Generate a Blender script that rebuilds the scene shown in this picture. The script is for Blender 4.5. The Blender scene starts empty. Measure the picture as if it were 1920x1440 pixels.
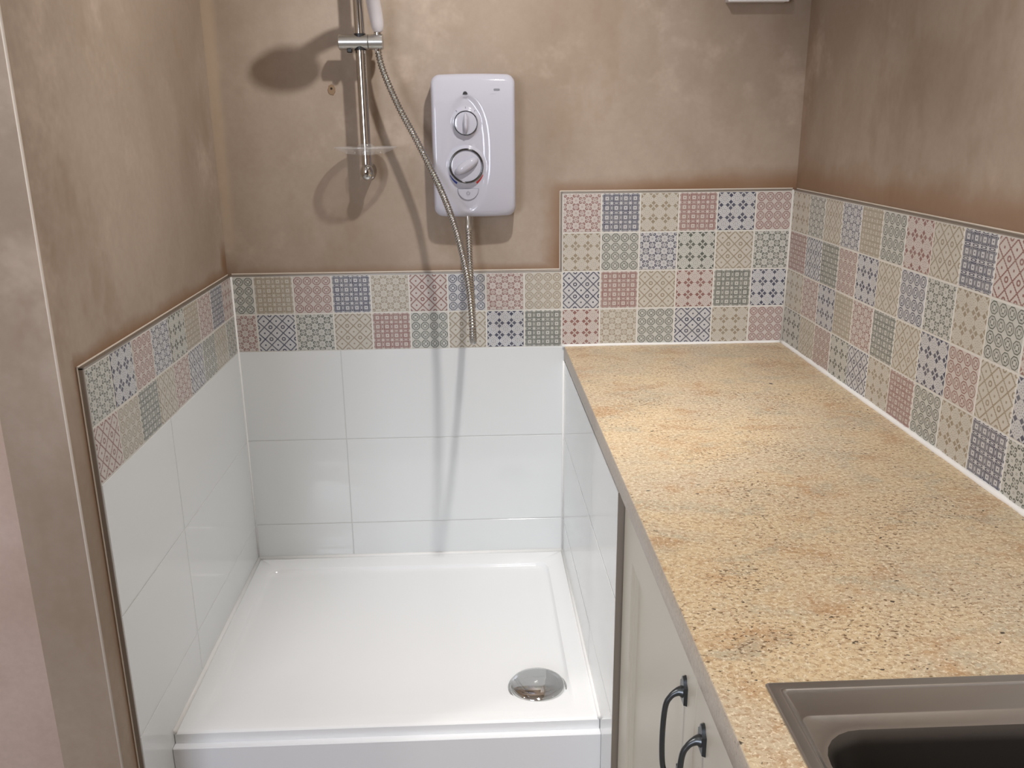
import bpy, bmesh, math, random
from mathutils import Vector, Matrix, Euler
random.seed(7)
sc = bpy.context.scene
COL = sc.collection

# ------------------------------------------------------------------ camera
cam_d = bpy.data.cameras.new('camera'); cam = bpy.data.objects.new('camera', cam_d); COL.objects.link(cam)
cam.location = (0.62639, -2.27405, 0.57335)
cam.rotation_euler = (1.28199682, 0.00912279, -0.04207659)
cam_d.sensor_width = 36.0; cam_d.lens = 1647.42 / 1920 * 36.0; cam_d.clip_start = 0.02
sc.camera = cam

# ------------------------------------------------------------------ world, lamps, exposure
w = bpy.data.worlds.new('world'); sc.world = w; w.use_nodes = True
w.node_tree.nodes['Background'].inputs[0].default_value = (0.62, 0.74, 0.95, 1)
w.node_tree.nodes['Background'].inputs[1].default_value = 1.0
def lamp(kind, name, loc, energy, color, target=None, **kw):
    d = bpy.data.lights.new(name, kind); d.energy = energy; d.color = color
    for k, v in kw.items(): setattr(d, k, v)
    o = bpy.data.objects.new(name, d); COL.objects.link(o); o.location = loc
    if target is not None:
        o.rotation_euler = (Vector(target) - Vector(loc)).to_track_quat('-Z', 'Y').to_euler()
    return o
LP = (0.82, -0.85, 1.40)
lamp('SPOT', 'downlight_beam', LP, 29, (1.0, 0.97, 0.93), (0.80, -0.54, 0.0), spot_size=math.radians(52), spot_blend=1.0, shadow_soft_size=0.026)
lamp('SPOT', 'downlight_spill', LP, 42, (1.0, 0.975, 0.945), (0.36, -0.10, 0.2), spot_size=math.radians(116), spot_blend=0.85, shadow_soft_size=0.026)
lamp('SPOT', 'second_downlight', (0.85, -1.90, 1.40), 52, (1.0, 0.965, 0.91), (1.45, -1.50, 0.2), spot_size=math.radians(102), spot_blend=0.75, shadow_soft_size=0.05)
lamp('SPOT', 'left_fill_spot', (-1.10, -1.40, 1.40), 50, (1.0, 0.96, 0.91), (-0.5, -1.30, 0.0), spot_size=math.radians(104), spot_blend=0.6, shadow_soft_size=0.05)  # added fill lamp, brightens the recess wall, cabinet fronts and side panel
lamp('AREA', 'window_daylight', (-0.80, -4.12, 0.65), 48, (0.84, 0.89, 1.0), (-0.2, 0.0, 0.45), shape='RECTANGLE', size=1.1, size_y=1.0)
vs = sc.view_settings
vs.view_transform = 'Standard'; vs.look = 'None'; vs.gamma = 1.0; vs.use_curve_mapping = False
vs.exposure = 0.0

# ------------------------------------------------------------------ helpers
def srgb(r, g, b):
    f = lambda c: (c / 255 / 12.92) if c / 255 <= 0.04045 else ((c / 255 + 0.055) / 1.055) ** 2.4
    return (f(r), f(g), f(b), 1.0)

class E:
    """tiny expression wrapper that builds math nodes"""
    def __init__(s, t, sock): s.t = t; s.s = sock
    def _op(s, op, *a):
        n = s.t.nodes.new('ShaderNodeMath'); n.operation = op
        for i, v in enumerate((s,) + a):
            if isinstance(v, E): s.t.links.new(v.s, n.inputs[i])
            else: n.inputs[i].default_value = v
        return E(s.t, n.outputs[0])
    def __add__(s, o): return s._op('ADD', o)
    __radd__ = __add__
    def __sub__(s, o): return s._op('SUBTRACT', o)
    def __rsub__(s, o): return (s * -1.0) + o
    def __mul__(s, o): return s._op('MULTIPLY', o)
    __rmul__ = __mul__
    def __truediv__(s, o): return s._op('DIVIDE', o)
    def lt(s, o): return s._op('LESS_THAN', o)
    def gt(s, o): return s._op('GREATER_THAN', o)
    def mx(s, o): return s._op('MAXIMUM', o)
    def mn(s, o): return s._op('MINIMUM', o)
    def ab(s): return s._op('ABSOLUTE')
    def fr(s): return s._op('FRACT')
    def sq(s): return s * s
    def sqrt(s): return s._op('SQRT')
    def band(s, a, b): return s.gt(a) * s.lt(b)
    def ss(s, a, b, lo=0.0, hi=1.0):
        n = s.t.nodes.new('ShaderNodeMapRange'); n.interpolation_type = 'SMOOTHSTEP'
        s.t.links.new(s.s, n.inputs[0])
        for i, v in enumerate((a, b, lo, hi)): n.inputs[i + 1].default_value = v
        return E(s.t, n.outputs[0])

class MT:
    def __init__(s, name, col=(0.8, 0.8, 0.8, 1), rough=0.5, metal=0.0, spec=0.5, coat=0.0):
        s.m = bpy.data.materials.new(name); s.m.use_nodes = True; s.t = s.m.node_tree
        s.b = s.t.nodes['Principled BSDF']
        s.b.inputs['Base Color'].default_value = col; s.b.inputs['Roughness'].default_value = rough
        s.b.inputs['Metallic'].default_value = metal; s.b.inputs['Specular IOR Level'].default_value = spec
        s.b.inputs['Coat Weight'].default_value = coat; s.b.inputs['Coat Roughness'].default_value = 0.05
    def pos(s):
        if not hasattr(s, '_p'):
            g = s.t.nodes.new('ShaderNodeNewGeometry'); s._p = g.outputs['Position']
            x = s.t.nodes.new('ShaderNodeSeparateXYZ'); s.t.links.new(s._p, x.inputs[0]); s._x = x
        return [E(s.t, s._x.outputs[i]) for i in range(3)]
    def noise(s, scale, detail=3.0, rough=0.5, stretch=(1, 1, 1), dist=0.0, off=(0, 0, 0)):
        s.pos()
        mp = s.t.nodes.new('ShaderNodeMapping'); mp.inputs['Scale'].default_value = stretch; mp.inputs['Location'].default_value = off
        s.t.links.new(s._p, mp.inputs[0])
        n = s.t.nodes.new('ShaderNodeTexNoise'); n.inputs['Scale'].default_value = scale
        n.inputs['Detail'].default_value = detail; n.inputs['Roughness'].default_value = rough; n.inputs['Distortion'].default_value = dist
        s.t.links.new(mp.outputs[0], n.inputs['Vector'])
        return E(s.t, n.outputs['Fac'])
    def voro(s, scale, stretch=(1, 1, 1), rot=(0, 0, 0), out='Distance', rnd=1.0):
        s.pos()
        mp = s.t.nodes.new('ShaderNodeMapping'); mp.inputs['Scale'].default_value = stretch; mp.inputs['Rotation'].default_value = rot
        s.t.links.new(s._p, mp.inputs[0])
        n = s.t.nodes.new('ShaderNodeTexVoronoi'); n.inputs['Scale'].default_value = scale; n.inputs['Randomness'].default_value = rnd
        s.t.links.new(mp.outputs[0], n.inputs['Vector'])
        return E(s.t, n.outputs['Distance']), n.outputs['Color']
    def mix(s, fac, a, b):
        n = s.t.nodes.new('ShaderNodeMix'); n.data_type = 'RGBA'
        for v, k in ((fac, 0), (a, 6), (b, 7)):
            if isinstance(v, E): s.t.links.new(v.s, n.inputs[k])
            elif isinstance(v, (tuple, float, int)): n.inputs[k].default_value = v
            else: s.t.links.new(v, n.inputs[k])
        return n.outputs[2]
    def col(s, c): s.t.links.new(c, s.b.inputs['Base Color'])
    def rough(s, e): s.t.links.new(e.s, s.b.inputs['Roughness'])
    def bump(s, e, strength=0.2, dist=0.002):
        n = s.t.nodes.new('ShaderNodeBump'); n.inputs['Strength'].default_value = strength; n.inputs['Distance'].default_value = dist
        s.t.links.new(e.s, n.inputs['Height']); s.t.links.new(n.outputs[0], s.b.inputs['Normal'])

def obj(name, bm, mat, parent=None, smooth=False):
    me = bpy.data.meshes.new(name)
    bmesh.ops.recalc_face_normals(bm, faces=bm.faces[:])
    bm.to_mesh(me); bm.free()
    if smooth:
        for p in me.polygons: p.use_smooth = True
        if smooth is not True: me.set_sharp_from_angle(angle=math.radians(smooth))
    me.materials.append(mat)
    o = bpy.data.objects.new(name, me); COL.objects.link(o); o.parent = parent
    return o
def tag(o, label, cat, group=None):
    o['label'] = label; o['category'] = cat
    if group: o['group'] = group
    return o
def struct(o): o['kind'] = 'structure'; return o
def empty(name, loc=(0, 0, 0)):
    o = bpy.data.objects.new(name, None); COL.objects.link(o); o.location = loc; o.empty_display_size = 0.05
    return o
def box(bm, x0, x1, y0, y1, z0, z1, bev=0.0, seg=2):
    r = bmesh.ops.create_cube(bm, size=1)
    vs_ = r['verts']
    for v in vs_:
        v.co = Vector(((x0 + x1) / 2 + v.co.x * (x1 - x0), (y0 + y1) / 2 + v.co.y * (y1 - y0), (z0 + z1) / 2 + v.co.z * (z1 - z0)))
    if bev:
        es = list({e for v in vs_ for e in v.link_edges})
        bmesh.ops.bevel(bm, geom=es, offset=bev, segments=seg, profile=0.5, affect='EDGES')
    return bm
def boxo(name, mat, parent, *a, **k): return obj(name, box(bmesh.new(), *a, **k), mat, parent)
def prism(pts, z0, z1):
    bm = bmesh.new(); a = [bm.verts.new((x, y, z0)) for x, y in pts]; b = [bm.verts.new((x, y, z1)) for x, y in pts]
    n = len(pts); bm.faces.new(a[::-1]); bm.faces.new(b)
    for i in range(n): bm.faces.new((a[i], a[(i + 1) % n], b[(i + 1) % n], b[i]))
    return bm
def lathe(prof, seg=32, axis='Z', cap=True):
    """prof = [(r, h)] turned about the axis"""
    bm = bmesh.new(); rings = []
    for r, h in prof:
        ring = []
        for i in range(seg):
            a = 2 * math.pi * i / seg; c, s_ = r * math.cos(a), r * math.sin(a)
            ring.append(bm.verts.new({'Z': (c, s_, h), 'Y': (c, h, s_), 'X': (h, c, s_)}[axis]))
        rings.append(ring)
    for A, B in zip(rings, rings[1:]):
        for i in range(seg): bm.faces.new((A[i], A[(i + 1) % seg], B[(i + 1) % seg], B[i]))
    if cap: bm.faces.new(rings[0]); bm.faces.new(rings[-1])
    return bm
def spline(pts, n):
    P = [Vector(p) for p in pts]; P = [2 * P[0] - P[1]] + P + [2 * P[-1] - P[-2]]
    out = []
    for i in range(1, len(P) - 2):
        for k in range(n):
            t = k / n; a, b, c, d = P[i - 1], P[i], P[i + 1], P[i + 2]
            out.append(0.5 * ((2 * b) + (c - a) * t + (2 * a - 5 * b + 4 * c - d) * t * t + (3 * b - a - 3 * c + d) * t ** 3))
    out.append(P[-2].copy()); return out
def resample(pts, step):
    out = [pts[0]]; acc = 0.0
    for a, b in zip(pts, pts[1:]):
        L = (b - a).length; t = step - acc
        while t <= L:
            out.append(a.lerp(b, t / L)); t += step
        acc = L - (t - step)
    return out
def tube(path, radii, seg=16, cap=True, sx=1.0):
    bm = bmesh.new(); rings = []; up = None
    for i, p in enumerate(path):
        t = (path[min(i + 1, len(path) - 1)] - path[max(i - 1, 0)]).normalized()
        if up is None:
            up = Vector((0, 0, 1)) if abs(t.z) < 0.9 else Vector((1, 0, 0))
        n = (up - up.dot(t) * t).normalized(); up = n; b = t.cross(n)
        r = radii[i] if isinstance(radii, (list, tuple)) else radii
        rings.append([bm.verts.new(p + r * (math.cos(2 * math.pi * k / seg) * n + sx * math.sin(2 * math.pi * k / seg) * b)) for k in range(seg)])
    for A, B in zip(rings, rings[1:]):
        for k in range(seg): bm.faces.new((A[k], A[(k + 1) % seg], B[(k + 1) % seg], B[k]))
    if cap: bm.faces.new(rings[0][::-1]); bm.faces.new(rings[-1])
    return bm

# ------------------------------------------------------------------ plain materials
M = {}
M['white_tile'] = MT('white gloss tile', srgb(226, 228, 228), 0.09, coat=0.0).m
M['grout'] = MT('pale grout', srgb(218, 215, 208), 0.8).m
M['white_grout'] = MT('white tile grout', srgb(208, 209, 207), 0.8).m
M['sealant'] = MT('white sealant', srgb(242, 241, 239), 0.4).m
M['tray'] = MT('white acrylic', srgb(240, 241, 242), 0.13).m
M['riser'] = MT('white riser panel', srgb(236, 237, 240), 0.2).m
M['chrome'] = MT('chrome', (0.60, 0.595, 0.585, 1), 0.06, 1.0).m
M['satin_chrome'] = MT('satin chrome', (0.62, 0.61, 0.58, 1), 0.3, 1.0).m
M['trim'] = MT('grey metal edge trim', (0.45, 0.42, 0.39, 1), 0.46, 1.0).m
M['dark_chrome'] = MT('dark chrome', (0.16, 0.16, 0.165, 1), 0.12, 1.0).m
M['hose'] = MT('hose metal', (0.46, 0.445, 0.42, 1), 0.16, 1.0).m
M['white_plastic'] = MT('white gloss plastic', srgb(192, 191, 202), 0.08).m
M['handset'] = MT('off white plastic', srgb(205, 200, 202), 0.3).m
M['black'] = MT('black plastic', srgb(28, 27, 28), 0.4).m
M['blue_print'] = MT('blue print', srgb(32, 56, 140), 0.4).m
M['red_print'] = MT('red print', srgb(205, 45, 50), 0.4).m
M['grey_print'] = MT('grey print', srgb(120, 120, 128), 0.5).m
M['pale_print'] = MT('pale grey print', srgb(186, 186, 194), 0.5).m
M['door'] = MT('cream painted door', srgb(205, 199, 184), 0.38).m
M['carcass'] = MT('cream cabinet side', srgb(196, 190, 176), 0.5).m
M['iron'] = MT('graphite metal', (0.10, 0.108, 0.115, 1), 0.32, 0.85).m
M['ceiling'] = MT('white ceiling', srgb(225, 222, 216), 0.9).m
M['frame'] = MT('window frame', srgb(235, 235, 235), 0.4).m
M['bead'] = MT('corner bead', srgb(212, 201, 188), 0.7).m
M['hole'] = MT('drill hole', srgb(45, 32, 24), 0.9).m
M['filler'] = MT('brown filler', srgb(140, 116, 92), 0.9).m

s = MT('stainless steel', (0.54, 0.535, 0.53, 1), 0.33, 1.0)
n = s.noise(90, 2, stretch=(1, 12, 1)); s.rough(n.ss(0.2, 0.8, 0.31, 0.36)); M['steel'] = s.m
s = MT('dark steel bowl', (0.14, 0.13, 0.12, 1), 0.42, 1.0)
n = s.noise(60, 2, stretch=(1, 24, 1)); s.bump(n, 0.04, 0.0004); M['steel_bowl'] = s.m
s = MT('grey floor', srgb(140, 132, 124), 0.5); n = s.noise(9, 4)
s.col(s.mix(n, srgb(120, 112, 104), srgb(160, 152, 142))); M['floor'] = s.m

# clear acrylic that lets most light through
m = bpy.data.materials.new('clear acrylic'); m.use_nodes = True; t = m.node_tree; t.nodes.clear()
o_ = t.nodes.new('ShaderNodeOutputMaterial'); mx = t.nodes.new('ShaderNodeMixShader'); m2 = t.nodes.new('ShaderNodeMixShader')
tr = t.nodes.new('ShaderNodeBsdfTransparent'); gl = t.nodes.new('ShaderNodeBsdfGlossy'); df = t.nodes.new('ShaderNodeBsdfDiffuse')
tr.inputs[0].default_value = (0.98, 0.975, 0.97, 1); gl.inputs[0].default_value = (1, 1, 1, 1); gl.inputs['Roughness'].default_value = 0.06; df.inputs[0].default_value = (0.85, 0.84, 0.83, 1)
m2.inputs[0].default_value = 0.55; mx.inputs[0].default_value = 0.23
t.links.new(df.outputs[0], m2.inputs[1]); t.links.new(gl.outputs[0], m2.inputs[2])
t.links.new(tr.outputs[0], mx.inputs[1]); t.links.new(m2.outputs[0], mx.inputs[2]); t.links.new(mx.outputs[0], o_.inputs[0])
M['clear'] = m
m = m.copy(); m.name = 'clear acrylic rim'; [n_ for n_ in m.node_tree.nodes if n_.type == 'MIX_SHADER' and abs(n_.inputs[0].default_value - 0.23) < 1e-3][0].inputs[0].default_value = 0.36; M['clear_rim'] = m

# ------------------------------------------------------------------ plaster (pink brown, blotchy, damp stains along the fresh tiling)
def plaster(name, stain, light=0.0, base=((157, 140, 124), (179, 163, 148), (146, 125, 105))):
    s = MT(name, rough=0.75, spec=0.3)
    big = s.noise(1.7, 3, 0.55, dist=0.4); mid = s.noise(5.5, 4, 0.6, stretch=(1, 1, 0.55), off=(3, 1, 2)); fine = s.noise(55, 4, 0.65)
    c = s.mix(big.ss(0.32, 0.68), srgb(*base[0]), srgb(*base[1]))
    c = s.mix(mid.ss(0.54, 0.74) * 0.5, c, srgb(*base[2]))
    c = s.mix(s.noise(3.1, 5, 0.7, off=(7, 5, 1)).ss(0.54, 0.72) * 0.55, c, srgb(198, 180, 165))
    c = s.mix(fine.ss(0.3, 0.7) * 0.10, c, srgb(120, 96, 76))
    if stain:
        c = s.mix(stain(s), c, srgb(128, 90, 56))
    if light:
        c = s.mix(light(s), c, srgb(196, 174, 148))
    s.col(c); s.rough(mid.ss(0.3, 0.7, 0.62, 0.85))
    s.bump(s.noise(14, 5, 0.6) + fine * 0.15, 0.22, 0.003)
    return s.m
def stain_back(s):
    x, y, z = s.pos(); nn = s.noise(9, 4, 0.6); n2 = s.noise(3, 2)
    # distance from the tall block of tiles and from the low strip
    dx = (0.846 - x).mx(0.0); dz = (z - 0.405).mx(0.0); d = (dx.sq() + dz.sq()).sqrt()
    wdt = x.ss(0.80, 0.86, 0.048, 0.030) + x.ss(0.9, 1.45, 0.0, 0.030)
    a = (d / (wdt * (nn * 1.3 + 0.45))).ss(0.05, 1.15, 1.0, 0.0) * x.ss(0.8, 1.2, 0.80, 0.80)
    b = ((z - 0.205) / (nn * 0.035 + 0.006)).ss(0.1, 1.1, 1.0, 0.0) * x.lt(0.85) * x.ss(0.2, 0.8, 0.35, 0.6)
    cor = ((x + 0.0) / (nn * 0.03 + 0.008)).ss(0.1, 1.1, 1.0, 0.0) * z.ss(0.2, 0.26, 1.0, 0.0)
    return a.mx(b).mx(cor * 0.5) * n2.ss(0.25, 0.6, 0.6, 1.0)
def stain_left(s):
    x, y, z = s.pos(); nn = s.noise(10, 4, 0.6)
    a = ((z - 0.2) / (nn * 0.07 + 0.006)).ss(0.1, 1.0, 1.0, 0.0) * y.gt(-0.9)
    b = ((y + 0.895) * -1.0 / (nn * 0.035 + 0.003)).ss(0.1, 1.0, 1.0, 0.0) * y.lt(-0.893) * z.lt(0.22)
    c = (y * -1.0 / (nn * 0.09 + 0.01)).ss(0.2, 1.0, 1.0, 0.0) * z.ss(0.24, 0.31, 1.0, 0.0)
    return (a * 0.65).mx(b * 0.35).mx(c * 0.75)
def stain_right(s):
    x, y, z = s.pos(); nn = s.noise(6, 4, 0.6)
    a = ((z - 0.405) / (nn * 0.17 + 0.01)).ss(0.15, 1.1, 1.0, 0.0)
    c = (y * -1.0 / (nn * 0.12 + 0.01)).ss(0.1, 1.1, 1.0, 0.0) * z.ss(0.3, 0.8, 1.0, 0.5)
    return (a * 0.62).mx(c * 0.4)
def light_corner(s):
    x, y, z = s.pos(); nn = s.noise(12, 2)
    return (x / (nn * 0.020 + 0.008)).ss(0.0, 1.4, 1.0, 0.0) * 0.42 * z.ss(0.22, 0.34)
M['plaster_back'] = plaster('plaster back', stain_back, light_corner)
M['plaster_left'] = plaster('plaster left', stain_left)
M['plaster_right'] = plaster('plaster right', stain_right)
M['plaster'] = plaster('plaster plain', None)
M['plaster_pink'] = plaster('pink plaster', None, base=((192, 168, 155), (206, 186, 175), (184, 158, 144)))

# ------------------------------------------------------------------ worktop laminate
def granite(name, grey=0.0):
    s = MT(name, rough=0.34, spec=0.4)
    k = (0.75, 1.0, 1)
    c = s.mix(s.noise(5, 4, 0.65, stretch=k, dist=0.5).ss(0.35, 0.65), srgb(202, 186, 160), srgb(214, 192, 156))
    c = s.mix(s.noise(11, 6, 0.72, stretch=k, dist=0.6, off=(4, 2, 0)).ss(0.50, 0.66) * 0.65, c, srgb(180, 138, 96))
    c = s.mix(s.noise(13, 5, 0.68, stretch=k, off=(1, 7, 0), dist=0.4).ss(0.51, 0.66) * 0.65, c, srgb(180, 174, 154))
    c = s.mix(s.noise(150, 4, 0.75, stretch=k).ss(0.46, 0.60) * 0.6, c, srgb(160, 126, 92))
    c = s.mix(s.noise(190, 3, 0.7, off=(9, 9, 0)).ss(0.52, 0.64) * 0.75, c, srgb(234, 220, 194))
    clus = s.noise(7, 4, 0.6, off=(2, 8, 0)).ss(0.42, 0.62)
    c = s.mix((s.noise(210, 2, 0.5, stretch=(0.7, 1.1, 1), off=(5, 3, 0)) + clus * 0.085).ss(0.665, 0.72) * 0.8, c, srgb(104, 80, 56))
    c = s.mix((s.noise(105, 2, 0.5, stretch=(0.75, 1.05, 1), off=(3, 6, 0), dist=0.3) + clus * 0.03).ss(0.715, 0.745) * 0.9, c, srgb(58, 52, 46))
    if grey: c = s.mix(grey, c, srgb(168, 158, 148))
    s.col(c); return s.m
M['granite'] = granite('speckled granite laminate')
M['granite_edge'] = granite('granite edge strip', 0.7)

# ------------------------------------------------------------------ printed wall tiles: 5 prints x 4 inks
INK = {'r': (srgb(132, 84, 78), srgb(203, 194, 189)), 'b': (srgb(32, 37, 70), srgb(200, 200, 202)),
       'g': (srgb(148, 134, 112), srgb(200, 195, 185)), 'n': (srgb(72, 78, 70), srgb(198, 198, 192))}
def print_mask(t, kind):
    uv = t.nodes.new('ShaderNodeUVMap'); sp = t.nodes.new('ShaderNodeSeparateXYZ'); t.links.new(uv.outputs[0], sp.inputs[0])
    U, V = E(t, sp.outputs[0]), E(t, sp.outputs[1])
    k = 4.0 if kind in 'AB' else 3.0
    ax = ((U * k).fr() - 0.5).ab(); ay = ((V * k).fr() - 0.5).ab()
    if kind == 'A':
        o = ax.mx(ay).mx((ax + ay) * 0.71); r = (ax.sq() + ay.sq()).sqrt()
        ring = r.band(0.15, 0.25) * (ax - ay).ab().gt(0.05)
        return o.band(0.365, 0.45).mx(ring).mx(o.band(0.28, 0.315) * 0.55)
    if kind == 'B':
        e1 = ((ax - 0.5) / 0.15).sq() + (ay / 0.5).sq(); e2 = ((ay - 0.5) / 0.15).sq() + (ax / 0.5).sq()
        lens = e1.band(0.55, 1.0).mx(e2.band(0.55, 1.0)).mx(e1.lt(0.16)).mx(e2.lt(0.16))
        sqr = (ax.mx(ay)).band(0.055, 0.20)
        fr = (ax.mx(ay)).band(0.25, 0.275) * 0.7
        return 1.0 - lens.mx(sqr).mx(fr)
    cx, cy = 0.5 - ax, 0.5 - ay
    if kind == 'C':
        d1 = ((ax - 0.140).sq() + (ay - 0.140).sq()).sqrt(); d2 = ((cx - 0.140).sq() + (cy - 0.140).sq()).sqrt()
        dl = d1.mn(d2); notch = (ax + ay).gt(0.19) * (cx + cy).gt(0.19)
        dd = ((cx - 0.04).ab().mx((ay - 0.04).ab())).mn((ax - 0.04).ab().mx((cy - 0.04).ab()))
        return (dl.band(0.045, 0.125) * notch).mx((ax - ay).ab().lt(0.02) * dl.gt(0.10) * (ax + ay).lt(0.2)).mx((cx - cy).ab().lt(0.02) * dl.gt(0.10) * (cx + cy).lt(0.2)).mx(dd.lt(0.022))
    if kind == 'D':
        st = ((ax * 10.0).fr() - 0.5).ab() * 0.09
        ln = ((ax + ay - 0.5).ab() - st).lt(0.038)
        ring = (cx.sq() + cy.sq()).sqrt().band(0.075, 0.17)
        return ln.mx(ring).mx((ax.mx(ay)).lt(0.065))
    # E: crosses of small diamonds with starry dots between
    dm = ((cx * 1.0 + (cy - 0.24).ab()).lt(0.175)).mx((cy * 1.0 + (cx - 0.24).ab()).lt(0.175))
    def dot(px, py, r): return ((ax - px).ab() + (ay - py).ab()).lt(r)
    dots = dot(0.0, 0.17, 0.045).mx(dot(0.17, 0.0, 0.045)).mx(dot(0.13, 0.13, 0.04)).mx(dot(0.30, 0.10, 0.035)).mx(dot(0.10, 0.30, 0.035)).mx(dot(0.0, 0.05, 0.03)).mx(dot(0.24, 0.24, 0.04))
    lnk = (cx.lt(0.015) + cy.lt(0.015)).mn(1.0) * 0.6
    return dm.mx(dots * 0.75).mx(lnk)
def print_mat(kind, ink):
    s = MT('printed tile %s %s' % (kind, ink), rough=0.34, spec=0.35)
    dark, light = INK[ink]
    msk = print_mask(s.t, kind)
    s.pos(); wob = s.noise(40, 3)
    c = s.mix(wob.ss(0.3, 0.7) * 0.25, light, srgb(188, 182, 172))
    s.col(s.mix(msk * wob.ss(0.2, 0.8, 0.95, 0.72), c, dark)); return s.m
TM = {k + i: print_mat(k, i) for k in 'ABCDE' for i in 'rbgn'}

TH = 0.010                      # tile thickness
_tm = {}
def tile_mesh(wd, ht, u0=0.0, u1=1.0, inset=0.0007):
    key = (round(wd, 4), round(ht, 4), round(u0, 3), round(u1, 3))
    if key in _tm: return _tm[key]
    me = bpy.data.meshes.new('tile'); bm = bmesh.new(); uvl = bm.loops.layers.uv.new('UVMap')
    a = [bm.verts.new(p) for p in ((0, 0, 0.002), (wd, 0, 0.002), (wd, ht, 0.002), (0, ht, 0.002))]
    i = inset
    m_ = [bm.verts.new(p) for p in ((0, 0, TH - i), (wd, 0, TH - i), (wd, ht, TH - i), (0, ht, TH - i))]
    b = [bm.verts.new(p) for p in ((i, i, TH), (wd - i, i, TH), (wd - i, ht - i, TH), (i, ht - i, TH))]
    bm.faces.new(a[::-1]); bm.faces.new(b)
    for k in range(4):
        bm.faces.new((a[k], a[(k + 1) % 4], m_[(k + 1) % 4], m_[k])); bm.faces.new((m_[k], m_[(k + 1) % 4], b[(k + 1) % 4], b[k]))
    for f in bm.faces:
        for lp in f.loops:
            lp[uvl].uv = (u0 + (u1 - u0) * lp.vert.co.x / wd, lp.vert.co.y / ht)
    bm.to_mesh(me); bm.free(); me.materials.append(M['white_tile']); _tm[key] = me; return me
BACK = Matrix(((1, 0, 0, 0), (0, 0, -1, 0), (0, 1, 0, 0), (0, 0, 0, 1)))          # local x->X, y->Z, normal -> -Y
LEFT = Matrix(((0, 0, 1, 0), (1, 0, 0, 0), (0, 1, 0, 0), (0, 0, 0, 1)))           # local x->Y, normal -> +X
RIGHT = Matrix(((0, 0, -1, 0), (-1, 0, 0, 0), (0, 1, 0, 0), (0, 0, 0, 1)))        # local x->-Y, normal -> -X
def put_tile(parent, mtx, loc, wd, ht, mat, u0=0.0, u1=1.0):
    o = bpy.data.objects.new('tile', tile_mesh(wd, ht, u0, u1)); COL.objects.link(o); o.parent = parent
    j = 0.00025
    o.matrix_basis = Matrix.Translation(loc) @ mtx @ Matrix.Translation((0, 0, random.uniform(-j, j))) @ Euler((random.uniform(-1, 1) * 0.0012, random.uniform(-1, 1) * 0.0012, 0)).to_matrix().to_4x4()
    o.material_slots[0].link = 'OBJECT'; o.material_slots[0].material = mat
    return o

# ------------------------------------------------------------------ room shell
FZ, CZ = -0.91, 1.45
PB, PL, PR = 0.010, -0.016, 1.455           # plaster planes: back (y), left (x), right (x)
struct(boxo('floor', M['floor'], None, -1.75, 1.65, -4.4, 0.2, FZ - 0.1, FZ))
struct(boxo('ceiling', M['ceiling'], None, -1.75, 1.65, -4.4, 0.2, CZ, CZ + 0.1))
wall_back = struct(boxo('wall_back', M['plaster_back'], None, -0.118, 1.6, PB, 0.2, FZ, CZ))
wall_left = struct(boxo('wall_left', M['plaster_left'], None, -0.118, PL, -0.951, PB, FZ, CZ, bev=0.002, seg=1))
wall_right = struct(boxo('wall_right', M['plaster_right'], None, PR, 1.6, -4.3, PB, FZ, CZ))
struct(boxo('wall_far_left', M['plaster'], None, -1.75, -1.6, -4.3, 0.2, FZ, CZ))
struct(boxo('wall_recess', M['plaster_pink'], None, -1.6, -0.118, -0.62, 0.2, FZ, CZ))
bm = bmesh.new()
wx0, wx1, wz0, wz1 = -1.35, -0.25, 0.15, 1.15
for a in ((-1.75, wx0, FZ, CZ), (wx1, 1.6, FZ, CZ), (wx0, wx1, FZ, wz0), (wx0, wx1, wz1, CZ)): box(bm, a[0], a[1], -4.3, -4.15, a[2], a[3])
struct(obj('wall_rear', bm, M['plaster']))
win = struct(empty('window_1', ((wx0 + wx1) / 2, -4.2, wz0)))
def wbox(nm, mat, x0, x1, z0, z1, y0=-0.03, y1=0.03):
    return boxo(nm, mat, win, x0 - win.location.x, x1 - win.location.x, y0, y1, z0 - wz0, z1 - wz0, bev=0.004)
for a in ((wx0, wx0 + 0.06, wz0, wz1), (wx1 - 0.06, wx1, wz0, wz1), (wx0, wx1, wz0, wz0 + 0.06), (wx0, wx1, wz1 - 0.06, wz1), (-0.83, -0.77, wz0, wz1)): wbox('window_frame', M['frame'], *a)
# exposed plaster corner bead on the wall end
bm = tube([Vector((PL - 0.001, -0.9505, FZ)), Vector((PL - 0.001, -0.9505, 0.2)), Vector((PL - 0.001, -0.9505, CZ))], 0.0022, 8)
obj('corner_bead', bm, M['bead'], wall_left, True)
# drilled hole with a ring of filler on the back wall
pts = [(0.281 + (0.0105 + random.uniform(-.002, .002)) * math.cos(a) * 1.0, 0.655 + (0.0150 + random.uniform(-.002, .002)) * math.sin(a)) for a in [i * math.pi / 8 for i in range(16)]]
bm = bmesh.new(); a_ = [bm.verts.new((x, PB + 0.001, z)) for x, z in pts]; b_ = [bm.verts.new((0.281 + (x - 0.281) * 0.8, PB - 0.0012, 0.655 + (z - 0.655) * 0.8)) for x, z in pts]
bm.faces.new(b_)
for i in range(16): bm.faces.new((a_[i], a_[(i + 1) % 16], b_[(i + 1) % 16], b_[i]))
o = obj('filler_patch', bm, M['filler'], wall_back); bm = lathe([(0.0028, PB - 0.0018), (0.0028, PB + 0.001)], 12, 'Y')
bmesh.ops.translate(bm, verts=bm.verts, vec=(0.281, 0, 0.658)); obj('drill_hole', bm, M['hole'], o)

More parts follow.
